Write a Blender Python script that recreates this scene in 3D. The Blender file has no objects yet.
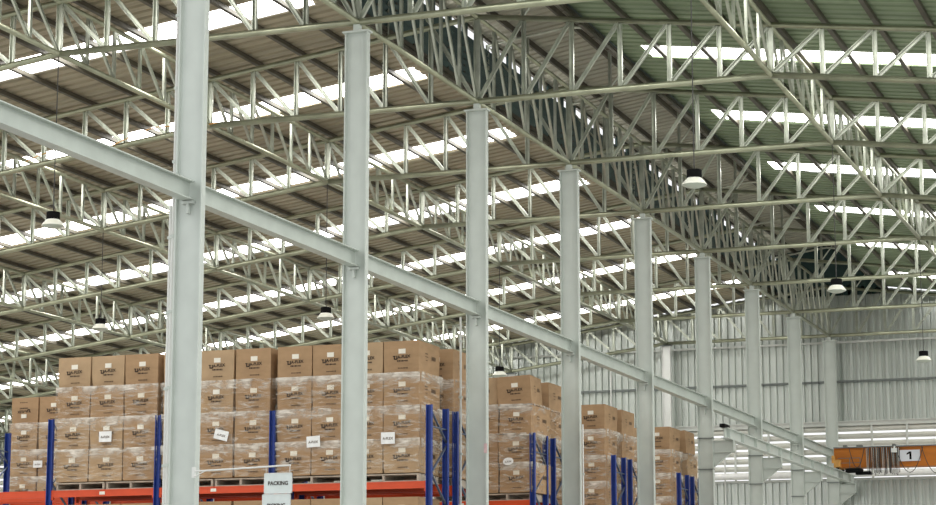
import bpy, math, random
from mathutils import Vector, Matrix
random.seed(7)
S = bpy.context.scene
COL = S.collection
PI = math.pi

# ------------------------------------------------------------------ camera
cam = bpy.data.cameras.new('camera'); cam.lens = 83.28; cam.sensor_width = 36; cam.clip_end = 400
co = bpy.data.objects.new('camera', cam); COL.objects.link(co)
co.location = (0, 0, 1.7); co.rotation_euler = (PI/2 + .17642, 0, .35542 - PI/2)
S.camera = co
# ------------------------------------------------------------------ world, exposure
W = bpy.data.worlds.new('sky'); S.world = W; W.use_nodes = True
bg = W.node_tree.nodes['Background']; bg.inputs[0].default_value = (.97, .985, 1, 1); bg.inputs[1].default_value = 1.2
S.view_settings.view_transform = 'Standard'; S.view_settings.look = 'None'
S.view_settings.exposure = 0.0; S.view_settings.gamma = 1; S.view_settings.use_curve_mapping = False
SKYLIGHT = 11.0

# ------------------------------------------------------------------ materials
def mat(name, col, rough=.6, metal=0., var=.0, scale=3., bump=0., bscale=20., stretch=None, spec=.4, col2=None):
    m = bpy.data.materials.new(name); m.use_nodes = True; nt = m.node_tree; b = nt.nodes['Principled BSDF']
    b.inputs['Base Color'].default_value = (*col, 1); b.inputs['Roughness'].default_value = rough
    b.inputs['Metallic'].default_value = metal; b.inputs['Specular IOR Level'].default_value = spec
    if var or bump or col2:
        tc = nt.nodes.new('ShaderNodeTexCoord'); mp = nt.nodes.new('ShaderNodeMapping')
        nt.links.new(tc.outputs['Object'], mp.inputs[0])
        if stretch: mp.inputs['Scale'].default_value = stretch
    if var or col2:
        n = nt.nodes.new('ShaderNodeTexNoise'); n.inputs['Scale'].default_value = scale; n.inputs['Detail'].default_value = 5
        r = nt.nodes.new('ShaderNodeValToRGB'); nt.links.new(mp.outputs[0], n.inputs[0]); nt.links.new(n.outputs[0], r.inputs[0])
        c2 = col2 or tuple(c*(1-var) for c in col)
        r.color_ramp.elements[0].position = .35; r.color_ramp.elements[1].position = .65
        r.color_ramp.elements[0].color = (*c2, 1); r.color_ramp.elements[1].color = (*col, 1)
        nt.links.new(r.outputs[0], b.inputs['Base Color'])
    if bump:
        n2 = nt.nodes.new('ShaderNodeTexNoise'); n2.inputs['Scale'].default_value = bscale; n2.inputs['Detail'].default_value = 4
        bp = nt.nodes.new('ShaderNodeBump'); bp.inputs['Strength'].default_value = bump
        nt.links.new(mp.outputs[0], n2.inputs[0]); nt.links.new(n2.outputs[0], bp.inputs['Height']); nt.links.new(bp.outputs[0], b.inputs['Normal'])
    return m
def emit(name, col, st):
    m = bpy.data.materials.new(name); m.use_nodes = True; nt = m.node_tree
    b = nt.nodes['Principled BSDF']; b.inputs['Base Color'].default_value = (*col, 1); b.inputs['Roughness'].default_value = .5
    b.inputs['Emission Color'].default_value = (*col, 1); b.inputs['Emission Strength'].default_value = st
    return m
MT = dict(
 column=mat('column_paint', (.555, .60, .555), .4, .1, .08, 2.2, .05, 40),
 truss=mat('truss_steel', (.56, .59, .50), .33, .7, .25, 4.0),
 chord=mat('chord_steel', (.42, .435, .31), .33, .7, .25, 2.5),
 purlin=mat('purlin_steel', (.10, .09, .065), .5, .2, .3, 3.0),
 beam=mat('tie_beam_paint', (.50, .55, .50), .4, .1, .12, 2.0),
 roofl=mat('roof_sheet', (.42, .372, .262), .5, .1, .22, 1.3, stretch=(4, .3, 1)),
 roofr=mat('roof_sheet_green_cast', (.255, .325, .20), .5, .1, .2, 1.3, stretch=(4, .3, 1)),  # left sheet warm, right green: differing light cast put into their colours
 wall=mat('wall_sheet', (.60, .64, .60), .3, .55, .12, 1.0, stretch=(1, 3, .25)),
 lip=mat('wall_flashing', (.62, .64, .60), .5, .1, .1, 2),
 girt=mat('girt_steel', (.16, .18, .17), .5, .2),
 floor=mat('concrete', (.52, .51, .48), .35, 0, .15, .6),
 skylight=emit('skylight_panel', (1, .99, .96), SKYLIGHT),
 vent=mat('vent_blade', (.035, .075, .07), .45, .1, .3, 3),
 ventroof=mat('vent_roof', (.42, .41, .33), .5, .2, .12, 1.2),
 card=mat('cardboard', (.415, .268, .148), .75, 0, .14, 3.5, .12, 9, stretch=(1, 1, 2.2), spec=.25),
 card2=mat('cardboard_pale', (.475, .33, .195), .75, 0, .14, 3.0, .12, 9, spec=.25),
 ink=mat('black_print', (.035, .022, .015), .7),
 inkf=mat('faded_print', (.11, .07, .04), .8),
 label=mat('paper_label', (.80, .76, .66), .6),
 paper=mat('note_paper', (.86, .86, .84), .55, 0, .08, 9),
 pinked=mat('pink_paper', (.72, .50, .50), .6, 0, .15, 12),
 wood=mat('pallet_wood', (.52, .45, .36), .8, 0, .3, 5, .2, 15),
 blue=mat('rack_blue', (.018, .05, .27), .4, 0, .15, 6),
 blued=mat('brace_steel', (.12, .15, .22), .45, .5),
 orange=mat('rack_orange', (.66, .075, .018), .42, 0, .12, 3),
 crane=mat('crane_orange', (.56, .175, .013), .45, 0, .3, .9, stretch=(1, 1, 3)),
 craneye=mat('carriage_yellow', (.70, .36, .09), .5, 0, .3, 4),
 black=mat('black_plastic', (.006, .006, .006), .8, spec=.1),
 cable=mat('dark_cable', (.05, .05, .045), .6),
 pale=mat('pale_cable', (.55, .55, .5), .5),
 shade=mat('lamp_shade', (.80, .80, .70), .35, .0),
 lens=mat('lamp_lens', (.45, .50, .42), .3),
 pipe=mat('white_pipe', (.70, .71, .68), .4),
 slat=mat('louver_slat', (.66, .66, .60), .35, .1, .06, 3),
 plate=mat('sign_plate', (.66, .72, .70), .4, .1, .08, 9),
 duct=mat('silver_duct', (.88, .88, .86), .45, .1, .1, 4),
 grey=mat('number_plate', (.66, .68, .72), .5),
)
def film_mat():
    m = bpy.data.materials.new('stretch_film'); m.use_nodes = True; nt = m.node_tree; N = nt.nodes; L = nt.links
    for n in list(N): N.remove(n)
    out = N.new('ShaderNodeOutputMaterial'); mix = N.new('ShaderNodeMixShader'); tr = N.new('ShaderNodeBsdfTransparent')
    pr = N.new('ShaderNodeBsdfPrincipled'); pr.inputs['Base Color'].default_value = (.80, .76, .68, 1); pr.inputs['Roughness'].default_value = .22
    tr.inputs[0].default_value = (.97, .95, .92, 1)
    tc = N.new('ShaderNodeTexCoord'); mp = N.new('ShaderNodeMapping'); mp.inputs['Scale'].default_value = (1.2, 1.6, 9)
    mp.inputs['Rotation'].default_value = (.16, 0, 0)
    n1 = N.new('ShaderNodeTexNoise'); n1.inputs['Scale'].default_value = 2.2; n1.inputs['Detail'].default_value = 6; n1.inputs['Distortion'].default_value = .8
    L.new(tc.outputs['Object'], mp.inputs[0]); L.new(mp.outputs[0], n1.inputs[0])
    r = N.new('ShaderNodeMapRange'); r.inputs[1].default_value = .5; r.inputs[2].default_value = .72; r.inputs[3].default_value = .03; r.inputs[4].default_value = .5
    L.new(n1.outputs[0], r.inputs[0])
    # gathered folds where the film bridges two layers of cartons
    sx = N.new('ShaderNodeSeparateXYZ'); L.new(tc.outputs['Object'], sx.inputs[0])
    md = N.new('ShaderNodeMath'); md.operation = 'MODULO'; md.inputs[1].default_value = .625
    L.new(sx.outputs[2], md.inputs[0])
    rr = N.new('ShaderNodeMapRange'); rr.inputs[1].default_value = .40; rr.inputs[2].default_value = .61; rr.inputs[3].default_value = 0; rr.inputs[4].default_value = .50
    L.new(md.outputs[0], rr.inputs[0])
    n3 = N.new('ShaderNodeTexNoise'); n3.inputs['Scale'].default_value = 3.5; n3.inputs['Detail'].default_value = 4; L.new(tc.outputs['Object'], n3.inputs[0])
    mu = N.new('ShaderNodeMath'); mu.operation = 'MULTIPLY'; L.new(rr.outputs[0], mu.inputs[0]); 
    r3 = N.new('ShaderNodeMapRange'); r3.inputs[1].default_value = .35; r3.inputs[2].default_value = .65; r3.inputs[3].default_value = .05; r3.inputs[4].default_value = 1.6
    L.new(n3.outputs[0], r3.inputs[0]); L.new(r3.outputs[0], mu.inputs[1])
    ad = N.new('ShaderNodeMath'); ad.operation = 'ADD'; ad.use_clamp = True; L.new(r.outputs[0], ad.inputs[0]); L.new(mu.outputs[0], ad.inputs[1])
    mn = N.new('ShaderNodeMath'); mn.operation = 'MINIMUM'; mn.inputs[1].default_value = .78; L.new(ad.outputs[0], mn.inputs[0])
    bp = N.new('ShaderNodeBump'); bp.inputs['Strength'].default_value = .7; bp.inputs['Distance'].default_value = .05
    L.new(n1.outputs[0], bp.inputs['Height']); L.new(bp.outputs[0], pr.inputs['Normal'])
    L.new(mn.outputs[0], mix.inputs[0]); L.new(tr.outputs[0], mix.inputs[1]); L.new(pr.outputs[0], mix.inputs[2]); L.new(mix.outputs[0], out.inputs[0])
    return m
MT['film'] = film_mat()

# ------------------------------------------------------------------ mesh helpers
class MB:
    def __init__(s): s.v = []; s.f = []
    def add(s, vs, fs):
        o = len(s.v); s.v += [tuple(v) for v in vs]; s.f += [tuple(i+o for i in f) for f in fs]; return s
    def box(s, a, b):
        (x0, y0, z0), (x1, y1, z1) = a, b
        x0, x1 = min(x0, x1), max(x0, x1); y0, y1 = min(y0, y1), max(y0, y1); z0, z1 = min(z0, z1), max(z0, z1)
        return s.add([(x0,y0,z0),(x1,y0,z0),(x1,y1,z0),(x0,y1,z0),(x0,y0,z1),(x1,y0,z1),(x1,y1,z1),(x0,y1,z1)],
                     [(0,3,2,1),(4,5,6,7),(0,1,5,4),(1,2,6,5),(2,3,7,6),(3,0,4,7)])
    def sweep(s, prof, p0, p1, side=(1, 0, 0)):
        """closed profile [(u,w)] swept from p0 to p1; u runs along `side`"""
        p0 = Vector(p0); p1 = Vector(p1); d = (p1-p0).normalized(); sd = Vector(side)
        sd = (sd - d*sd.dot(d)).normalized(); up = d.cross(sd)
        n = len(prof); vs = [p + sd*u + up*w for p in (p0, p1) for u, w in prof]
        fs = [(i, (i+1) % n, (i+1) % n+n, i+n) for i in range(n)]
        fs += [tuple(range(n))[::-1], tuple(range(n, 2*n))]
        return s.add(vs, fs)
    def tube(s, p0, p1, r, n=10):
        pr = [(r*math.cos(2*PI*i/n), r*math.sin(2*PI*i/n)) for i in range(n)]
        d = Vector(p1)-Vector(p0); side = (1, 0, 0) if abs(d.normalized().x) < .9 else (0, 0, 1)
        return s.sweep(pr, p0, p1, side)
    def path(s, pts, r, n=6):
        for a, b in zip(pts, pts[1:]): s.tube(a, b, r, n)
        return s
    def lathe(s, prof, n=24, c=(0, 0, 0)):
        k = len(prof); vs = [(c[0]+r*math.cos(2*PI*j/n), c[1]+r*math.sin(2*PI*j/n), c[2]+z) for j in range(n) for r, z in prof]
        fs = [(j*k+i, ((j+1) % n)*k+i, ((j+1) % n)*k+i+1, j*k+i+1) for j in range(n) for i in range(k-1)]
        return s.add(vs, fs)
    def mesh(s, name, m):
        me = bpy.data.meshes.new(name); me.from_pydata(s.v, [], s.f); me.materials.append(MT[m]); me.update(); return me
def link(name, me, parent=None, loc=(0, 0, 0)):
    o = bpy.data.objects.new(name, me); COL.objects.link(o); o.parent = parent; o.location = loc; return o
def obj(name, mb, m, parent=None, loc=(0, 0, 0), smooth=False):
    me = mb.mesh(name, m)
    if smooth:
        for p in me.polygons: p.use_smooth = len(p.vertices) == 4
    return link(name, me, parent, loc)
def tag(o, label, cat, group=None, kind=None):
    o['label'] = label; o['category'] = cat
    if group: o['group'] = group
    if kind: o['kind'] = kind
    return o
def struct(o, label=None):
    o['kind'] = 'structure'
    if label: o['label'] = label
    return o
def thing(name, loc, label, cat, group=None, rz=0):
    o = bpy.data.objects.new(name, None); COL.objects.link(o); o.location = loc; o.rotation_euler.z = rz
    return tag(o, label, cat, group)
def dup(root, loc, label, group=None):
    r = root.copy(); COL.objects.link(r); r.location = loc; r['label'] = label
    if group: r['group'] = group
    def rec(a, b):
        for ch in kids.get(a.name, ()):
            c = ch.copy(); COL.objects.link(c); c.parent = b; rec(ch, c)
    kids = {}
    for o in list(COL.objects):
        if o.parent: kids.setdefault(o.parent.name, []).append(o)
    rec(root, r)
    return r
def H(b, h, tf, tw):
    """H profile, flanges `b` wide along u, `h` deep along w"""
    return [(-b/2,-h/2),(b/2,-h/2),(b/2,-h/2+tf),(tw/2,-h/2+tf),(tw/2,h/2-tf),(b/2,h/2-tf),(b/2,h/2),(-b/2,h/2),(-b/2,h/2-tf),(-tw/2,h/2-tf),(-tw/2,-h/2+tf),(-b/2,-h/2+tf)]
def U(w, d, t):
    """channel open towards -u"""
    return [(-d/2,-w/2),(d/2,-w/2),(d/2,w/2),(-d/2,w/2),(-d/2,w/2-t),(d/2-t,w/2-t),(d/2-t,-w/2+t),(-d/2,-w/2+t)]
_tc = {}
def text_data(s, size):
    if (s, size) not in _tc:
        cu = bpy.data.curves.new('t', 'FONT'); cu.body = s; cu.size = size; cu.align_x = 'CENTER'; cu.align_y = 'CENTER'; cu.resolution_u = 2
        cu.offset = size*.03
        o = bpy.data.objects.new('t', cu); COL.objects.link(o)
        dg = bpy.context.evaluated_depsgraph_get(); me = bpy.data.meshes.new_from_object(o.evaluated_get(dg))
        _tc[(s, size)] = ([tuple(v.co) for v in me.vertices], [tuple(p.vertices) for p in me.polygons])
        bpy.data.objects.remove(o); bpy.data.curves.remove(cu); bpy.data.meshes.remove(me)
    return _tc[(s, size)]
def text_front(mb, s, size, x, yc, zc, sx=1., rot=0):
    """writing on a face that looks towards -X"""
    vs, fs = text_data(s, size); c, n = math.cos(rot), math.sin(rot)
    return mb.add([(x, yc-(vx*sx*c-vy*n), zc+(vx*sx*n+vy*c)) for vx, vy, vz in vs], fs)

ORD = ['nearest', 'second', 'third', 'fourth', 'fifth', 'sixth', 'seventh', 'eighth', 'ninth', 'tenth']

# ------------------------------------------------------------------ layout
X0 = 27.23; BAY = 6.0; YC = 14.37; P = 5.92/6; SL = .128; ZR = 13.93; ZB = 12.19
NL, NR = 36, 24
XW = 75.9; XE = 22.5; YL = YC+NL*P; YR = YC-NR*P
def ztop(d): return ZR-SL*abs(d)
def zbot(d): return ZB-SL*max(0, abs(d)-6*P)
def zroof(d): return ZR+.24-SL*abs(d)

# ------------------------------------------------------------------ floor, walls
fl = struct(obj('floor', MB().box((-12, YR-8, -.2), (XW+.3, YL+.3, 0)), 'floor'))
def corr_wall(name, y0, y1, zlo, zhi, m='wall', pitch=.25, dep=.085):
    mb = MB(); y = y0; pts = []
    while y < y1:
        for dy, dx in ((0, 0), (.10, 0), (.125, dep), (.225, dep)):
            if y+dy < y1: pts.append((y+dy, dx))
        y += pitch
    pts.append((y1, 0))
    for (a, da), (b, db) in zip(pts, pts[1:]):
        za = zhi(a) if callable(zhi) else zhi; zb2 = zhi(b) if callable(zhi) else zhi
        mb.add([(XW+da, a, zlo), (XW+db, b, zlo), (XW+db, b, zb2), (XW+da, a, za)], [(0, 1, 2, 3)])
    return struct(obj(name, mb, m))
corr_wall('wall_back', YR, YL, 9.16, lambda y: zroof(y-YC)-.02)
corr_wall('wall_back', YR, YL, 0, 7.22)
mb = MB(); x = XE
while x < XW:
    for a, b, d0, d1 in ((0, .15, 0, 0), (.15, .18, 0, .04), (.18, .27, .04, .04), (.27, .30, .04, 0)):
        mb.add([(x+a, YL+.05+d0, 0), (x+b, YL+.05+d1, 0), (x+b, YL+.05+d1, zroof(NL*P)), (x+a, YL+.05+d0, zroof(NL*P))], [(0, 1, 2, 3)])
    x += .30
struct(obj('wall_left', mb, 'wall'))
# flashing over and under the louvre band, and the girts on the back wall
struct(obj('trim_1', MB().box((XW-.10, YR, 9.05), (XW+.06, YL, 9.20)).box((XW-.14, YR, 9.20), (XW+.02, YL, 9.23)), 'lip'))
struct(obj('trim_2', MB().box((XW-.10, YR, 7.14), (XW+.06, YL, 7.22)), 'lip'))
wd = obj('window_1', MB().box((XW+.28, YR, 7.2), (XW+.30, YL, 7.24)).box((XW+.28, YR, 9.12), (XW+.30, YL, 9.16)), 'lip'); struct(wd)
mb = MB()
for k in range(7):
    z = 7.30+.262*k
    pr = [(.10*math.cos(a)*1.0, .085*math.sin(a)) for a in [PI*(.35+.13*i) for i in range(8)]]
    pts = [(XW+.05-u, z+.08+w*1.0) for u, w in [(.11*math.sin(t), .10*math.cos(t)) for t in [PI*i/8 for i in range(9)]]]
    for (xa, za), (xb, zb_) in zip(pts, pts[1:]):
        mb.add([(xa, YR, za), (xb, YR, zb_), (xb, YL, zb_), (xa, YL, za)], [(0, 1, 2, 3)])
obj('slat', mb, 'slat', wd)
y = 11.83-18*1.22; mb = MB()
while y < YL: mb.box((XW-.12, y, 7.2), (XW-.06, y+.07, 9.1)); y += 1.22
obj('mullion', mb, 'lip', wd)
for z, lb in ((10.62, 'upper'),):
    tag(obj('wall_girt', MB().sweep(U(.10, .07, .01), (XW-.06, YR, z), (XW-.06, YL, z), (0, 0, 1)), 'girt'), 'thin dark steel rail running level across the ribbed back wall', 'rail')
tag(obj('wall_girt', MB().sweep(U(.10, .07, .01), (XW-.06, YR, 12.02), (XW-.06, YL, 12.02), (0, 0, 1)), 'lip'), 'pale rail on the back wall just under the last roof truss', 'rail')

tag(obj('wall_duct', MB().tube((XW-.27, YR, 7.36), (XW-.27, YL-.1, 7.36), .12, 16), 'duct', smooth=True), 'bright silver round duct running level along the foot of the louvre band', 'duct')
# ------------------------------------------------------------------ roof sheets and skylights
strips = [X0+6*n+3.36 for n in range(-1, 8)]
def roof_side(sg, name, m, dend, dstart):
    mb = MB()
    def seg(xa, xb, d0, d1):
        pts = []; x = xa
        k = math.floor(xa/.33)
        brk = [xa]
        while k*.33 < xb+.33:
            for o, h in ((0, 0), (.20, 0), (.225, .05), (.305, .05)):
                q = k*.33+o
                if xa < q < xb: pts.append((q, h))
            k += 1
        pts = [(xa, pts[0][1])]+pts+[(xb, pts[-1][1])]
        for (a, ha), (b, hb) in zip(pts, pts[1:]):
            q = [(a, YC+sg*d0, zroof(d0)+ha), (b, YC+sg*d0, zroof(d0)+hb), (b, YC+sg*d1, zroof(d1)+hb), (a, YC+sg*d1, zroof(d1)+ha)]
            mb.add(q, [(0, 1, 2, 3)])
    seg(XE, XW, 1.97, dstart)
    xs = [XE]
    for s in strips: xs += [s-.5, s+.5]
    xs.append(XW)
    for i in range(0, len(xs), 2): seg(xs[i], xs[i+1], dstart, dend)
    return struct(obj(name, mb, m))
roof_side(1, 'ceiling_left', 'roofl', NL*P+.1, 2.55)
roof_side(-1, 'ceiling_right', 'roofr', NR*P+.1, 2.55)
k = 2
for sg, dend in ((1, NL*P), (-1, NR*P)):
    for s in strips:
        mb = MB().add([(s-.5, YC+sg*2.55, zroof(2.55)+.03), (s+.5, YC+sg*2.55, zroof(2.55)+.03), (s+.5, YC+sg*dend, zroof(dend)+.03), (s-.5, YC+sg*dend, zroof(dend)+.03)], [(0, 1, 2, 3)])
        struct(obj('window_%d' % k, mb, 'skylight')); k += 1
# purlins
for sg, n in ((1, NL), (-1, NR)):
    for i in range(2, n+1):
        d = i*P; y = YC+sg*d; z = ztop(d)+.165
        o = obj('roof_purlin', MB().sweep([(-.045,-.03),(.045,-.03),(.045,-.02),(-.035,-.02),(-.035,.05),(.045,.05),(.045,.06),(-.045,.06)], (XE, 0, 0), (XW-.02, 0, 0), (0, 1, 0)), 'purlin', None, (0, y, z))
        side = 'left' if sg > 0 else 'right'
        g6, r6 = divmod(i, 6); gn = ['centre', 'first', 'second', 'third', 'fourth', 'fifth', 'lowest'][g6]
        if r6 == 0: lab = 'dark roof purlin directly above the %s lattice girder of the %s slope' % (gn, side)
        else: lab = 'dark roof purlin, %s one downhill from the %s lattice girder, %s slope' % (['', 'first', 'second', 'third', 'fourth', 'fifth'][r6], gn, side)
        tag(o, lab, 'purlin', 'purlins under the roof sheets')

# ------------------------------------------------------------------ ridge vent
ZV = 15.28; HV = 2*P
def zv(d): return ZV+.28-.14*abs(d)
rv = thing('ridge_vent', (0, YC, 0), 'raised ridge vent along the roof peak with dark louvre sides and a beige lid', 'roof vent')
for sg, nm in ((1, 'left'), (-1, 'right')):
    mb = MB(); x = XE
    while x < XW:
        for a, b, ha, hb in ((0, .2, 0, 0), (.2, .225, 0, .04), (.225, .305, .04, .04), (.305, .33, .04, 0)):
            mb.add([(x+a, 0, zv(0)+ha), (x+b, 0, zv(0)+hb), (x+b, sg*(HV+.08), zv(HV+.08)+hb), (x+a, sg*(HV+.08), zv(HV+.08)+ha)], [(0, 1, 2, 3)])
        x += .33
    obj('lid_sheet', mb, 'ventroof', rv)
    for kx in range(7):
        z = 13.85+.15*kx
        mb = MB()
        mb.sweep([(-.085, sg*.105), (-.075, sg*.115), (.085, -sg*.085), (.075, -sg*.095)], (XE, sg*HV, z+.08), (XW-.05, sg*HV, z+.08), (0, sg*1.0, 0))
        obj('louver_blade', mb, 'vent', rv)
    for z, w in ((ZV-.05, .07), (13.75, .07)):
        obj('rail', MB().box((XE, sg*HV-.04, z-w/2), (XW-.05, sg*HV+.04, z+w/2)), 'purlin', rv)
    x = XE+.2; k = 0
    ma = MB().box((0, -.035, 13.7), (.06, .035, ZV)).mesh('mullion', 'purlin')
    pb = MB().box((0, -.02, 14.9), (.28, .02, ZV-.03)).mesh('shutter', 'vent')
    while x < XW-.5:
        link('mullion', ma, rv, (x, sg*HV, 0)); link('shutter', pb, rv, (x-.1, sg*(HV-.03), 0)); x += 1.0; k += 1
for dd in (-1.2, 0, 1.2): obj('lid_purlin', MB().box((XE, dd-.03, zv(dd)-.16), (XW-.05, dd+.03, zv(dd)-.02)), 'purlin', rv)
mbw = MB().add([(XW, -HV, 13.7), (XW, HV, 13.7), (XW, HV, zv(HV)), (XW, 0, zv(0)), (XW, -HV, zv(HV))], [(0, 1, 2, 3, 4)])
obj('end_sheet', mbw, 'vent', rv)
vf = None
for n in range(0, 9):
    lab = 'steel frame of the ridge vent standing on the truss over the %s column' % ORD[n]
    if vf is None:
        vf = thing('vent_frame', (X0, YC, 0), lab, 'frame', 'frames inside the ridge vent')
        for s in (-1, 1):
            for q in (1, 2):
                obj('post', MB().sweep(U(.07, .05, .012), (0, s*q*P*.985, ztop(q*P)+.04), (0, s*q*P*.985, zv(q*P)-.17)), 'truss', vf)
            obj('rafter', MB().tube((0, 0, zv(0)-.22), (0, s*HV*.97, zv(HV)-.2), .035, 8), 'truss', vf)
            obj('brace', MB().tube((0, s*P, ztop(P)+.05), (0, s*HV*.96, zv(HV)-.25), .022, 6), 'truss', vf)
    else: dup(vf, (X0+6*n, YC, 0), lab)

# ------------------------------------------------------------------ transverse roof trusses
def tlab(n):
    if n == 8: return 'last gable roof truss, hard against the ribbed back wall'
    return 'gable roof truss of steel tubes passing over the %s column of the row' % ORD[n]
T = thing('roof_truss', (X0, YC, 0), tlab(0), 'roof truss', 'roof trusses spanning the hall')
tc = MB(); bc = MB()
yl, yr = NL*P, -NR*P
tc.path([(0, yl, ztop(yl)), (0, 0, ztop(0)), (0, yr, ztop(yr))], .055, 10)
bc.path([(0, yl, zbot(yl)), (0, 6*P, ZB), (0, -6*P, ZB), (0, yr, zbot(yr))], .062, 10)
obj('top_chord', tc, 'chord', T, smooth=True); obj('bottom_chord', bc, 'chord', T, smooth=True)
for i in range(-NR, NL+1):
    d = i*P; big = i % 6 == 0
    w = .12 if big else .088
    obj('post', MB().sweep(U(w, .06, .014), (0, d, zbot(d)+.03), (0, d, ztop(d)-.03)), 'truss', T)
for sg, n in ((1, NL), (-1, NR)):
    for i in range(n):
        d0, d1 = i*P, (i+1)*P
        obj('diagonal', MB().sweep(U(.078, .055, .014), (0, sg*(d0+.05), zbot(d0)+.05), (0, sg*(d1-.04), ztop(d1)-.04)), 'truss', T)
for n in range(1, 9): dup(T, (X0+6*n, YC, 0), tlab(n))

# ------------------------------------------------------------------ lengthwise lattice girders
def girder(j, label):
    d = j*P; zb, zt = zbot(d), ztop(d)
    g = thing('lattice_girder', (X0, YC+d, 0), label, 'lattice girder', 'lattice girders running the length of the hall')
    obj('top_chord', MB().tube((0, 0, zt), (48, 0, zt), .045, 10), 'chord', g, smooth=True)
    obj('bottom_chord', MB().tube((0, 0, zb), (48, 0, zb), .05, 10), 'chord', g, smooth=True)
    for i in range(48):
        if i % 6:
            obj('post', MB().sweep(U(.074, .05, .013), (i, 0, zb+.03), (i, 0, zt-.03), (0, 1, 0)), 'truss', g)
        obj('diagonal', MB().sweep(U(.064, .045, .012), (i+.06, 0, zt-.05), (i+.95, 0, zb+.05), (0, 1, 0)), 'truss', g)
girder(0, 'lengthwise lattice girder sitting on top of the column row under the ridge')
girder(-6, 'lengthwise lattice girder under the roof slope right of the columns')
girder(-12, 'lengthwise lattice girder furthest right under the right roof slope')
for q, w in ((1, 'first'), (2, 'second'), (3, 'third'), (4, 'fourth'), (5, 'fifth')):
    girder(6*q, 'lengthwise lattice girder under the left roof slope, %s to the left of the columns' % w)

# ------------------------------------------------------------------ columns
CG = 'grey steel columns of the middle row'
ZC = 11.99
def column(n):
    lab = {0: 'tall pale grey steel column nearest the camera, running out of the top of the picture'}.get(n, 'pale grey steel H column, %s of the middle row from the camera' % ORD[n] if n > 0 else 'pale grey steel column in front of the nearest one, outside the picture')
    c = thing('steel_column', (X0+6*n, YC, 0), lab, 'column', CG)
    # flanges face left and right, web faces the camera
    obj('shaft', MB().sweep([(u, w) for u, w in H(.13, .42, .022, .016)], (0, 0, .02), (0, 0, ZC)), 'column', c)
    obj('cap_plate', MB().box((-.10, -.245, ZC), (.10, .245, ZC+.03)), 'column', c)
    obj('cap_stub', MB().box((-.05, -.06, ZC+.03), (.05, .06, ZB-.05)), 'column', c)
    obj('base_plate', MB().box((-.2, -.3, 0), (.2, .3, .03)), 'column', c)
    obj('web_seat', MB().box((-.10, -.09, 7.84), (-.012, .09, 7.88)).box((-.09, -.02, 7.70), (-.012, .02, 7.84)), 'column', c)
    if n >= 5:
        b = MB(); y0, y1 = -.21, -.78
        b.box((-.085, y0, 6.96), (.085, y1, 6.965)).box((-.085, y0, 6.64), (.085, y1, 6.66)).box((-.01, y0, 6.66), (.01, y1, 6.96)).box((-.085, y1, 6.64), (.085, y1+.015, 6.96))
        obj('crane_bracket', b, 'column', c)
        g = MB().add([(-.012, y0, 6.64), (-.012, y1+.08, 6.64), (-.012, y0, 6.26), (.012, y0, 6.64), (.012, y1+.08, 6.64), (.012, y0, 6.26)], [(0, 1, 2), (3, 5, 4), (0, 3, 4, 1), (1, 4, 5, 2), (2, 5, 3, 0)])
        g.sweep([(-.05, 0), (.05, 0), (.05, .015), (-.05, .015)], (0, y1+.08, 6.64), (0, y0, 6.26))
        obj('gusset', g, 'column', c)
        obj('splice_plate', MB().box((-.08, -.22, 7.03), (.08, .22, 7.05)).box((-.08, -.22, 6.19), (.08, .22, 6.21)), 'girt', c)
    return c
for n in range(0, 9): column(n)
for j, lab in ((6, 'slim white post against the back wall, left of the sixth column'), (12, 'slim white post against the back wall behind the small hanging lamp')):
    d = j*P; zt_ = zbot(d)-.1
    c = thing('wall_column', (X0+48, YC+d, 0), lab, 'column', 'posts against the back wall')
    obj('shaft', MB().sweep(H(.15, .32, .02, .02), (0, 0, .02), (0, 0, zt_)), 'pipe', c)
    obj('cap_plate', MB().box((-.1, -.2, zt_), (.1, .2, zt_+.03)), 'girt', c)
    obj('base_plate', MB().box((-.15, -.22, 0), (.15, .22, .02)), 'column', c)
# tie beams between the columns
for n in range(-1, 8):
    lab = ('grey steel tie beam running from the left edge of the picture to the nearest column' if n < 0 else
           'grey steel tie beam bolted between the %s and %s columns' % (ORD[n], ORD[n+1]))
    o = obj('tie_beam', MB().sweep(H(.18, .28, .018, .014), (.03 if n >= 0 else -1., 0, 0), (5.96, 0, 0), (0, 1, 0)), 'beam', None, (X0+6*n, YC, 8.03))
    tag(o, lab, 'beam', 'tie beams along the column row')

# ------------------------------------------------------------------ crane runway and crane
rw = thing('crane_runway', (56.6, 13.7, 6.97), 'grey crane runway beam resting on brackets of the far columns', 'runway beam')
obj('beam', MB().sweep(H(.20, .29, .02, .016), (0, 0, .145), (18.9, 0, .145), (0, 1, 0)), 'column', rw)
obj('rail', MB().box((0, -.03, .29), (18.9, .03, .32)), 'girt', rw)
for k in range(12): obj('stiffener', MB().box((.3+k*1.6, -.09, .02), (.33+k*1.6, .09, .27)), 'column', rw)
obj('end_stop', MB().box((-.25, -.07, .28), (.35, .07, .37)), 'black', rw)
XC = 72.7
cr = thing('overhead_crane', (XC, 0, 7.295), 'orange bridge crane girder with a number 1 plate, crossing before the back wall', 'crane')
g = MB().box((0, 13.84, .06), (.55, -8.5, .71)).box((-.06, 13.84, .70), (.61, -8.5, .725)).box((-.05, 13.5, .04), (.6, -8.5, .065))
obj('girder', g, 'crane', cr)
obj('walkway_edge', MB().box((-.09, 13.84, .70), (-.04, -8.5, .74)), 'girt', cr)
ec = obj('end_carriage', MB().box((-.3, 13.60, .05), (1.0, 13.80, .30)).box((-.25, 13.78, .2), (-.1, 13.88, .45)), 'craneye', cr)
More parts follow.
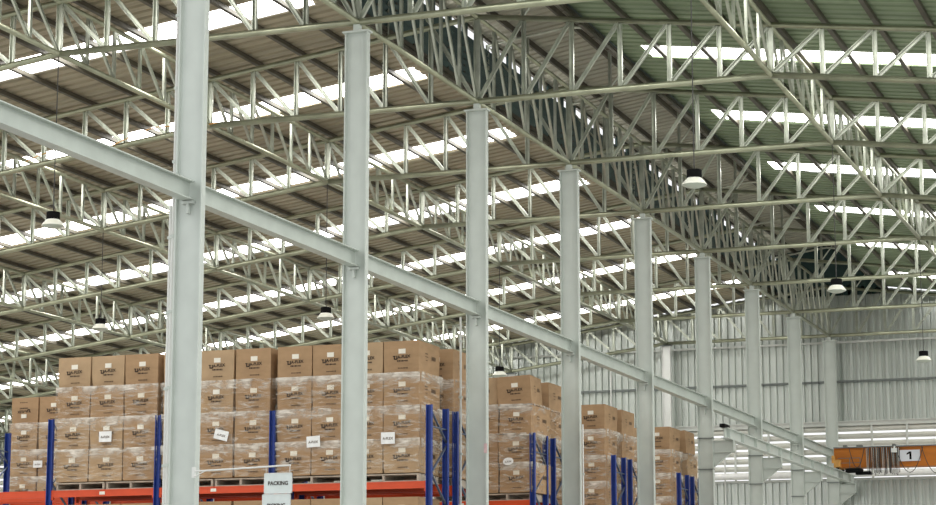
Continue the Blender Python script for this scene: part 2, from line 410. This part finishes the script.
for xx in (-.15, .85):
    obj('wheel', MB().sweep([(.11*math.cos(2*PI*i/16), .11*math.sin(2*PI*i/16)) for i in range(16)], (xx, 13.66, .11), (xx, 13.74, .11)), 'black', ec)
obj('buffer', MB().box((-.3, 12.9, -.12), (.2, 13.42, 0)).box((-.2, 12.6, -.20), (.1, 13.1, -.10)), 'black', cr)
obj('railing', MB().path([(-.1, 13.3, .03), (-.1, 13.3, .36)], .012).path([(-.1, 12.95, .03), (-.1, 12.95, .36)], .012).path([(-.1, 13.7, .36), (-.1, 12.95, .36)], .012).path([(-.1, 13.7, .2), (-.1, 12.95, .2)], .012), 'girt', cr)
npl = obj('number_plate', MB().box((-.09, 11.66, .21), (-.065, 10.96, .58)), 'grey', cr)
obj('numeral', MB().add([(-.093, 11.31-a, .395+b) for a, b in ((.0, -.13), (.07, -.13), (.07, .13), (.0, .13), (-.09, .07), (-.09, .02), (.0, .06))], [(0, 1, 2, 3, 6), (3, 4, 5, 6)]), 'black', npl)
obj('floodlight', MB().box((-.28, 11.88, .50), (-.06, 11.70, .64)).box((-.2, 11.80, .64), (-.1, 11.76, .72)), 'pipe', cr)
for k in range(26):
    y = 12.74-.043*k+random.uniform(-.02, .02); zl = -.12-random.uniform(0, .12)
    pts = [(-.12-.01*(k % 3), y, .68), (-.12, y-.01, .2), (-.12, y-.02, zl), (-.12, y-.05, zl-.02), (-.12, y-.055, .3), (-.12, y-.06, .68)]
    obj('festoon_cable', MB().path(pts, .009, 5), 'pale' if k % 4 == 0 else 'cable', cr)
for y0, w, dp in ((11.75, .9, .85), (10.9, .95, .9), (9.9, 1.0, .9), (13.3, .5, .65)):
    pts = [(-.13, y0-w*t, .68-dp*(1-(2*t-1)**2)) for t in [i/12 for i in range(13)]]
    obj('festoon_loop', MB().path(pts, .012, 5), 'cable', cr)
# junction boxes on the girder top
for y, a in ((13.55, .12), (13.1, .2), (11.9, .1)):
    obj('junction_box', MB().box((.1, y, .725), (.3, y-a, .725+.09)), 'girt', cr)

# ------------------------------------------------------------------ hanging lamps
Lp = None
LAMPS = [(1, 6, 9.0, 'high-bay lamp at the far left, hanging just below the tie beam'),
         (1, -6, 8.88, 'largest high-bay lamp, hanging right of centre between the trusses'),
         (3, 6, 8.98, 'high-bay lamp hanging just left of the second column'),
         (3, 12, 9.02, 'high-bay lamp hanging just above the cartons on the far left'),
         (3, -6, 8.96, 'high-bay lamp hanging right of the eighth column below the trusses'),
         (5, -6, 8.90, 'small high-bay lamp against the back wall near the right edge'),
         (5, 6, 9.0, 'small high-bay lamp hanging just right of the third column above cartons')]
for n, j, z, lab in LAMPS:
    top = zbot(j*P)-.05
    loc = (X0+6*n, YC+j*P, z)
    Lp = thing('high_bay_lamp', loc, lab, 'lamp', 'high-bay lamps hung from the trusses')
    obj('shade', MB().lathe([(.205, 0), (.20, .012), (.175, .05), (.13, .10), (.105, .125), (.10, .125), (.125, .095), (.17, .045), (.195, .008), (.205, 0)], 28), 'shade', Lp, smooth=True)
    obj('lens', MB().lathe([(.0, -.05), (.09, -.045), (.16, -.02), (.195, .006)], 28), 'lens', Lp, smooth=True)
    h = obj('housing', MB().lathe([(0, .25), (.11, .25), (.122, .24), (.122, .115), (.11, .105), (0, .105)], 24), 'black', Lp)
    mb = MB()
    for q in range(12):
        a = 2*PI*q/12; mb.box((.0, 0, 0), (0, 0, 0))
        c_, s_ = math.cos(a), math.sin(a)
        mb.add([(.108*c_-.006*s_, .108*s_+.006*c_, .13), (.122*c_-.006*s_, .122*s_+.006*c_, .13), (.122*c_+.006*s_, .122*s_-.006*c_, .13), (.108*c_+.006*s_, .108*s_-.006*c_, .13),
                (.108*c_-.006*s_, .108*s_+.006*c_, .22), (.122*c_-.006*s_, .122*s_+.006*c_, .22), (.122*c_+.006*s_, .122*s_-.006*c_, .22), (.108*c_+.006*s_, .108*s_-.006*c_, .22)],
               [(0,3,2,1),(4,5,6,7),(0,1,5,4),(1,2,6,5),(2,3,7,6),(3,0,4,7)])
    obj('fin', mb, 'black', h)
    obj('hook', MB().path([(0, 0, .235), (.02, 0, .27), (0, 0, .31)], .01), 'cable', Lp)
    obj('cable', MB().tube((0, 0, .30), (0, 0, top-z), .010, 6), 'cable', Lp)

# ------------------------------------------------------------------ conduits by the columns
def pipe(x, y, z1, r, label, m='pipe'):
    p = thing('conduit_pipe', (x, y, 0), label, 'pipe', 'pipes running up beside the columns')
    obj('tube', MB().tube((0, 0, 0), (0, 0, z1), r, 10), m, p)
    mb = MB(); z = .8
    while z < z1-.2: mb.box((-r-.008, -r-.008, z), (r+.008, r+.008, z+.04)); z += 1.1
    obj('clip', mb, 'column', p)
pipe(27.45, 14.80, 7.9, .022, 'thin white pipe with clips, furthest left of the nearest column')
pipe(27.35, 14.70, 12.0, .02, 'thin pale pipe against the left edge of the nearest column')
pipe(39.3, 14.74, 7.9, .022, 'thin pale pipe along the left side of the third column')
pipe(45.1, 14.07, 6.3, .018, 'thin pale pipe along the right side of the fourth column')
pipe(XW-.1, 22.55, 11.6, .03, 'pale downpipe on the back wall between the fourth and fifth columns')
pipe(XW-.1, 18.35, 9.0, .03, 'pale pipe on the back wall between the sixth and seventh columns')

# ------------------------------------------------------------------ hanging PACKING signs
br = thing('sign_bracket', (27.13, 14.13, 4.0), 'thin white bracket arm reaching right from the nearest column', 'bracket')
obj('wall_plate', MB().box((-.03, 0, -.09), (.0, .05, .06)), 'pipe', br)
obj('arm', MB().path([(-.03, 0, 0), (-.03, -1.47, .045)], .012, 8), 'pipe', br)
obj('strut', MB().path([(-.03, 0, -.07), (-.03, -.16, 0)], .008, 6), 'pipe', br)
obj('drop_wire', MB().path([(-.03, -1.46, .04), (-.03, -1.46, -.05)], .004, 5).path([(-.03, -1.1, .03), (-.03, -1.1, -.05)], .003, 5), 'pipe', br)
def sign(y1, y2, z1, z2, txt, lab, tz):
    s = thing('hanging_sign', (27.10, (y1+y2)/2, z2), lab, 'sign', 'signs hung from the bracket arm')
    w = abs(y1-y2)/2; h = z1-z2
    obj('plate', MB().box((-.006, -w, 0), (.006, w, h)), 'plate', s)
    obj('rim', MB().box((-.01, -w, 0), (.01, -w+.01, h)).box((-.01, w-.01, 0), (.01, w, h)).box((-.01, -w, h-.01), (.01, w, h)).box((-.01, -w, 0), (.01, w, .01)), 'pipe', s)
    obj('lettering', text_front(MB(), txt, .075, -.011, 0, tz, .95), 'ink', s)
sign(13.055, 12.63, 3.945, 3.66, 'PACKING', 'pale sign reading PACKING hung over the orange beam', .14)
sign(13.08, 12.65, 3.655, 3.34, 'PICKING', 'lower pale sign hung directly under the PACKING sign', .155)
s2 = obj('sticker', MB().box((-.003, -.03, -.09), (.003, .03, .09)), 'pinked', None, (39.13, 14.165, 5.30)); tag(s2, 'small pink sticker on the third column beside the wrapped cartons', 'sticker')

# ------------------------------------------------------------------ pallet racks
RX = [37.8, 43.85, 49.9, 55.95]; DEP = .95; GAP = 1.40
PY = [14.79, 18.03, 20.51, 22.93, 25.36, 28.03]
RN = ['nearest', 'second', 'third', 'fourth']
ZT = 6.03; ZL = 4.60
def rack(x, lab, ys, lower=True):
    r = thing('pallet_rack', (x, YC, 0), lab, 'pallet rack', 'blue and orange pallet racks')
    for q, y in enumerate(ys):
        y -= YC
        f = obj('upright_frame', MB().box((.05, y-.02, .25), (.9, y+.02, .29)), 'blued', r)
        for xx in (0, DEP-.09):
            mb = MB().sweep([(-.055,0),(.055,0),(.055,.08),(.045,.08),(.045,.012),(-.045,.012),(-.045,.08),(-.055,.08)], (xx, y, .01), (xx, y, ZT), (0, 1, 0))
            obj('post', mb, 'blue', f)
            obj('foot', MB().box((xx-.05, y-.08, 0), (xx+.12, y+.08, .012)), 'blue', f)
        z = 4.75-.6*7; k = 0
        while z < ZT-.3:
            a, b = ((.05, DEP-.05) if k % 2 else (DEP-.05, .05))
            z2 = min(z+.6, ZT-.1)
            obj('brace', MB().sweep([(-.02, -.012), (.02, -.012), (.02, .012), (-.02, .012)], (a, y, z), (b, y, z2), (0, 1, 0)), 'blued', f)
            z += .6; k += 1
        obj('brace', MB().sweep([(-.02, -.012), (.02, -.012), (.02, .012), (-.02, .012)], (.05, y, ZT-.4), (DEP-.05, y, ZT-.4), (0, 1, 0)), 'blued', f)
    for a, b in zip(ys, ys[1:]):
        for z in ([ZL, 1.65] if lower else [ZL]):
            for xx in (-.05, DEP-.03):
                mb = MB().box((xx, a-YC+.06, z-.135), (xx+.05, b-YC-.06, z)).box((xx-.004, a-YC+.06, z-.02), (xx+.05, b-YC-.06, z-.008))
                o = obj('load_beam', mb, 'orange', r)
                obj('beam_connector', MB().box((xx-.006, a-YC+.056, z-.19), (xx+.045, a-YC+.10, z+.004)), 'orange', o)
                obj('beam_connector', MB().box((xx-.006, b-YC-.10, z-.19), (xx+.045, b-YC-.056, z+.004)), 'orange', o)
    # small white location labels on the front beam
    for a, b in zip(ys, ys[1:]):
        yy = (a+b)/2-YC
        obj('location_label', MB().box((-.058, yy-.06, ZL-.10), (-.0545, yy+.06, ZL-.04)), 'label', r)
    return r
for i, x in enumerate(RX):
    ys = PY if i < 2 else PY[:2]
    rack(x, 'blue and orange pallet rack, front half of the %s rack row' % RN[i], ys)
    rack(x+GAP, 'blue and orange pallet rack, rear half of the %s rack row' % RN[i], ys)

# ------------------------------------------------------------------ cartons
BH, BD = .625, 1.08
def strokes(mb, x, yc, zc, w, h, seed):
    """an unreadable printed line: uneven short ink marks"""
    r = random.Random(seed); y = yc+w/2
    while y > yc-w/2:
        a = r.uniform(.012, .03); hh = h*r.uniform(.6, 1)
        mb.add([(x, y, zc-hh/2), (x, y-a, zc-hh/2), (x, y-a, zc+hh/2), (x, y, zc+hh/2)], [(0, 1, 2, 3)]); y -= a+r.uniform(.004, .01)
    return mb
def strokes_side(mb, y, xc, zc, w, h, seed):
    r = random.Random(seed); x = xc-w/2
    while x < xc+w/2:
        a = r.uniform(.015, .035); hh = h*r.uniform(.6, 1)
        mb.add([(x, y, zc-hh/2), (x+a, y, zc-hh/2), (x+a, y, zc+hh/2), (x, y, zc+hh/2)], [(0, 1, 2, 3)]); x += a+.008
    return mb
_bm = {}
def carton_mesh(w, var, m):
    key = (round(w, 2), var, m)
    if key in _bm: return _bm[key]
    r = random.Random(var*17+3); mb = MB(); n = 6; h = BH-.006
    bulge = [.012, .022, .006, .03][var % 4]; sag = [.0, .012, .02, .03][var % 4]
    def pt(u, v, t):   # u depth, v width, t height  in 0..1
        x = u*BD; y = (v-.5)*(w-.02); z = t*h
        cu = math.sin(PI*v)*math.sin(PI*t)
        if u == 0: x -= bulge*cu
        if u == 1: x += bulge*cu*.6
        cs = math.sin(PI*u)*math.sin(PI*t)
        if v == 0: y -= bulge*.35*cs
        if v == 1: y += bulge*.35*cs
        pinch = sag*(1-t)**3                      # lower edge pulled in
        x += pinch*(1-2*u)*.8; y -= pinch*(2*v-1)*.7
        z -= sag*.6*t*math.sin(PI*v)*math.sin(PI*u) if t == 1 else 0
        return (x, y, z)
    def face(f):
        o = len(mb.v)
        for i in range(n+1):
            for j in range(n+1): mb.v.append(f(i/n, j/n))
        for i in range(n):
            for j in range(n): mb.f.append((o+i*(n+1)+j, o+(i+1)*(n+1)+j, o+(i+1)*(n+1)+j+1, o+i*(n+1)+j+1))
    face(lambda a, b: pt(0, 1-a, b)); face(lambda a, b: pt(1, a, b)); face(lambda a, b: pt(a, 0, b)); face(lambda a, b: pt(1-a, 1, b))
    face(lambda a, b: pt(a, b, 1)); face(lambda a, b: pt(1-a, b, 0))
    _bm[key] = (mb.mesh('carton', m), bulge); return _bm[key]
_pr = {}
def prints(w, bulge):
    key = (round(w, 2), bulge)
    if key in _pr: return _pr[key]
    x = -bulge-.004; hw = w/2
    lb = MB().box((x-.002, -.07-.02, .375), (x+.01, .07-.02, .465)).mesh('shipping_label', 'label')
    t = MB(); text_front(t, 'A-FLEX', .082, x-.002, -.06, .312, 1.0, .05)
    t.box((x-.004, .145, .262), (x, .127, .335)).box((x-.004, .145, .262), (x, .075, .282)).box((x-.004, .093, .262), (x, .075, .335)).box((x-.004, .165, .32), (x, .117, .335))
    lg = t.mesh('printed_logo', 'ink')
    s = MB(); strokes(s, x-.002, -.03, .235, .22, .03, 5); tx = s.mesh('printed_text', 'ink')
    s = MB(); strokes(s, x*.5-.004, -.03, .10, .19, .028, 9); fx = s.mesh('printed_footer', 'inkf')
    s = MB(); y = -w/2-bulge*.35+.004
    strokes_side(s, y, .36, .40, .14, .03, 3); strokes_side(s, y, .36, .34, .16, .02, 4); strokes_side(s, y, .72, .34, .20, .085, 6); strokes_side(s, y, .36, .27, .10, .02, 8)
    sd = s.mesh('side_print', 'inkf')
    _pr[key] = (lb, lg, tx, fx, sd); return _pr[key]
LAY = ['bottom', 'third', 'second', 'top']
def carton(x, y, z, w, where, layer, group, var=None, jit=.008, full=True, side=False, tilt=(0, 0, 0), flip=False):
    var = random.randrange(4) if var is None else var
    me, bulge = carton_mesh(w, var, 'card2' if random.random() < .3 else 'card')
    o = link('carton', me, None, (x+random.uniform(-jit, jit), y, z))
    o.rotation_euler = (tilt[0], tilt[1], tilt[2]+random.uniform(-jit, jit)*.7)
    lay = layer+' layer' if layer else ''
    tag(o, 'brown carton, %s, %s' % (lay, where), 'carton', group)
    if full:
        lb, lg, tx, fx, sd = prints(w, bulge)
        ps = [link('shipping_label', lb, o), link('printed_logo', lg, o), link('printed_text', tx, o), link('printed_footer', fx, o)]
        if flip:
            for p in ps: p.rotation_euler = (PI, 0, 0); p.location = (0, 0, BH-.02)
        if side: link('side_print', sd, o)
    return o
_pal = {}
def pallet(x, y, z, w, label, group):
    """w wide along Y; deck boards, blocks, skids"""
    p = thing('wooden_pallet', (x, y, z), label, 'pallet', group)
    if w not in _pal:
        d = MB()
        for k in range(6): d.box((.02+k*.18, -w/2, .128), (.15+k*.18, w/2, .15))
        b = MB()
        for yy in (-w/2+.022, 0, w/2-.022): b.box((.03, yy-.022, .022), (1.03, yy+.022, .128))
        s = MB()
        for k in range(7): s.box((.02+k*.155, -w/2, 0), (.14+k*.155, w/2, .022))  # extra skids added, set close to keep floor light out of the pallet
        _pal[w] = (d.mesh('deck', 'wood'), b.mesh('blocks', 'wood'), s.mesh('skid', 'wood'))
    for nme, me in zip(('deck', 'bearer', 'skid'), _pal[w]): link(nme, me, p)
def film(x, y0, y1, z0, z1, label, amp=.022, seed=1):
    r = random.Random(seed); mb = MB(); g = .06
    per = []                                # perimeter front then right side
    yy = y1
    xs, ys = x-.035, None
    def wall(ax, ay, bx, by, nx, ny):
        L_ = math.hypot(bx-ax, by-ay); n = max(2, int(L_/g)); m = int((z1-z0)/g); o = len(mb.v)
        for i in range(n+1):
            for j in range(m+1):
                t = i/n; z = z0+(z1-z0)*j/m; e = min(1, 4*t*(1-t)*4)
                k = ((z-ZL-.17) % BH)/BH
                off = amp*(.5*math.sin(9*(ax+ay+(bx-ax+by-ay)*t)+5*z)+.4*math.sin(23*z+7*(ay+t*L_))+r.uniform(-.3, .3))*e - .012*(1-abs(2*k-1))
                mb.v.append((ax+(bx-ax)*t+nx*(off+.02)-x, ay+(by-ay)*t+ny*(off+.02), z-z0))
        for i in range(n):
            for j in range(m): mb.f.append((o+i*(m+1)+j, o+(i+1)*(m+1)+j, o+(i+1)*(m+1)+j+1, o+i*(m+1)+j+1))
    e = .03; xb = x+BD+.03
    wall(x-e, y1+e*.3, x-e, y0-e, -1, 0)
    wall(x-e, y0-e, xb, y0-e, 0, -1)
    wall(xb, y0-e, xb, y1+e*.3, 1, 0)
    wall(xb, y1+e*.3, x-e, y1+e*.3, 0, 1)
    o = obj('stretch_film', mb, 'film', None, (x, 0, z0), smooth=True)
    tag(o, label, 'plastic film', 'clear stretch films round the carton stacks')
def load(x, ys, w, where, group, z=ZL+.17, filmtop=3, jit=.008, side_last=True, names=None, full=True, flip_top=None, tl=None, pal=True, layers=4, fl=True, seed=1):
    """stack of cartons on pallets; ys are centres, given left to right in view"""
    n = len(ys)
    for i, y in enumerate(ys):
        cn = names[i]
        for L_ in range(layers):
            t = tl.get((i, L_), (0, 0, 0)) if tl else (0, 0, 0)
            carton(x, y, z+BH*L_, w, '%s of %s' % (cn, where), LAY[L_+4-layers], group, jit=jit, full=full and (True), side=(side_last and i == n-1), tilt=t, flip=(flip_top == i and L_ == 3))
    if pal:
        half = 2 if n > 1 else 1; per = n*w/half
        for h in range(half):
            yc = ys[0]+w/2-per*(h+.5)
            pallet(x, yc, ZL+.001 if z > 4 else 1.651, round(per-.04, 3), 'wooden pallet under %s, %s' % (where, 'only one' if half == 1 else ('left one', 'right one')[h]), 'wooden pallets under the cartons')
    if fl: film(x, ys[-1]-w/2, ys[0]+w/2, z+.02, z+BH*filmtop+.03, 'crinkled clear stretch film wrapped round %s' % where, seed=seed)

x = RX[0]
L3 = ['left pile', 'middle pile', 'right pile']
load(x, [22.46, 21.70, 20.94], .757, 'the stack left of the nearest column', 'cartons on the nearest rack', names=L3, seed=1)
load(x, [20.07, 19.28, 18.49], .765, 'the stack right of the nearest column', 'cartons on the nearest rack', names=L3, seed=2)
load(x, [17.60, 16.86, 16.115, 15.375], .742, 'the stack around the second column', 'cartons on the nearest rack', names=['left pile', 'second pile', 'third pile', 'end pile'], seed=3)
# lower level of the nearest rack, just showing under the orange beam
ZLO = 1.65+.17
load(x, [22.46, 21.70, 20.94], .757, 'the lower shelf left of the nearest column', 'cartons on the lower shelf', z=ZLO, names=L3, fl=False, side_last=False)
load(x, [20.07, 19.28, 18.49], .765, 'the lower shelf below the hanging signs', 'cartons on the lower shelf', z=ZLO, names=L3, fl=False, side_last=False)
load(x, [17.60, 16.86, 16.115, 15.375], .742, 'the lower shelf at the right-hand end', 'cartons on the lower shelf', z=ZLO, names=['left pile', 'second pile', 'third pile', 'end pile'], fl=False)
load(x+GAP, [15.98, 15.23], .75, 'the rear half stack of the nearest rack row', 'cartons on the rear half of the nearest rack', names=['left pile', 'right pile'], seed=4)
x = RX[1]
load(x, [27.36, 26.60], .74, 'the far left stack on the second rack', 'cartons on the second rack', names=['left pile', 'right pile'], flip_top=0, jit=.02, seed=5, filmtop=3)
load(x, [16.72, 15.96, 15.19], .755, 'the sagging stack right of the third column', 'cartons on the second rack', names=L3, jit=.035,
     tl={(2, 3): (-.055, -.02, .09), (1, 3): (.045, 0, .05), (2, 2): (.03, .02, -.08), (2, 1): (-.03, 0, .10), (2, 0): (0, .0, -.05)}, seed=6, filmtop=3)
load(x+GAP, [16.15, 15.25], .755, 'the rear half stack of the second rack row', 'cartons on the rear half of the second rack', names=['left pile', 'right pile'], jit=.02, tl={(1, 3): (-.03, 0, 0)}, seed=7)
x = RX[2]
load(x, [16.13, 15.38], .75, 'the stack right of the fourth column', 'cartons on the third rack', names=['left pile', 'right pile'], jit=.015, seed=8)
load(x+GAP, [16.13, 15.36], .75, 'the rear half stack of the third rack row', 'cartons on the rear half of the third rack', names=['left pile', 'right pile'], jit=.015, seed=9)
x = RX[3]
load(x, [16.13, 15.40], .75, 'the stack right of the fifth column', 'cartons on the fourth rack', names=['left pile', 'right pile'], jit=.015, seed=10)
load(x+GAP, [16.1, 15.30], .75, 'the rear half stack of the fourth rack row', 'cartons on the rear half of the fourth rack', names=['left pile', 'right pile'], jit=.04, tl={(1, 3): (-.08, 0, 0)}, seed=11)

# paper notes stuck on the film
def note(x, y, z, w, h, rot, label, rnd=False):
    mb = MB(); n = 16 if rnd else 4
    if rnd: pts = [(w/2*math.cos(2*PI*i/n), h/2*math.sin(2*PI*i/n)) for i in range(n)]
    else: pts = [(-w/2, -h/2), (w/2, -h/2), (w/2, h/2), (-w/2, h/2)]
    c, s_ = math.cos(rot), math.sin(rot)
    q = [(-(a*c-b*s_), a*s_+b*c) for a, b in pts]
    mb.add([(-.002, a, b) for a, b in q]+[(.002, a, b) for a, b in q], [tuple(range(n)), tuple(range(2*n-1, n-1, -1))]+[(i, i+n, (i+1) % n+n, (i+1) % n) for i in range(n)])
    o = obj('paper_note', mb, 'paper', None, (x, y, z)); tag(o, label, 'note', 'paper notes stuck on the wrapped cartons')
    t = MB(); text_front(t, 'A-FLEX', h*.30, -.004, 0, -.01, 1, rot); obj('lettering', t, 'inkf', o)
xf = RX[0]-.085
note(xf, 21.67, 5.64, .28, .21, 0, 'square white paper note on the left stack, third layer down')
note(xf, 19.11, 5.59, .30, .19, -.25, 'tilted white paper note left of the blue post')
note(xf, 17.15, 5.40, .28, .21, .05, 'white paper note just left of the second column')
note(xf, 15.61, 5.42, .28, .22, .0, 'white paper note between third and bottom layers near the rack end')
note(RX[1]-.085, 26.91, 5.69, .24, .16, .0, 'small white paper note on the far left stack behind the blue post')
note(RX[1]-.085, 15.33, 5.43, .24, .16, .1, 'oval white paper note on the sagging stack right of the third column', True)
note(RX[2]-.085, 15.75, 6.05, .10, .18, .0, 'narrow white paper note peeking out beside the fourth column')

# sagging orange cable along a truss chord
pts = [(39.12, 24.6-.35*k, zbot(24.6-.35*k-YC)+.10+.10*math.sin(k*.9)) for k in range(14)]
tag(obj('loose_cable', MB().path(pts, .012, 5), 'craneye'), 'loose orange cable draped along the truss left of the nearest column', 'cable')
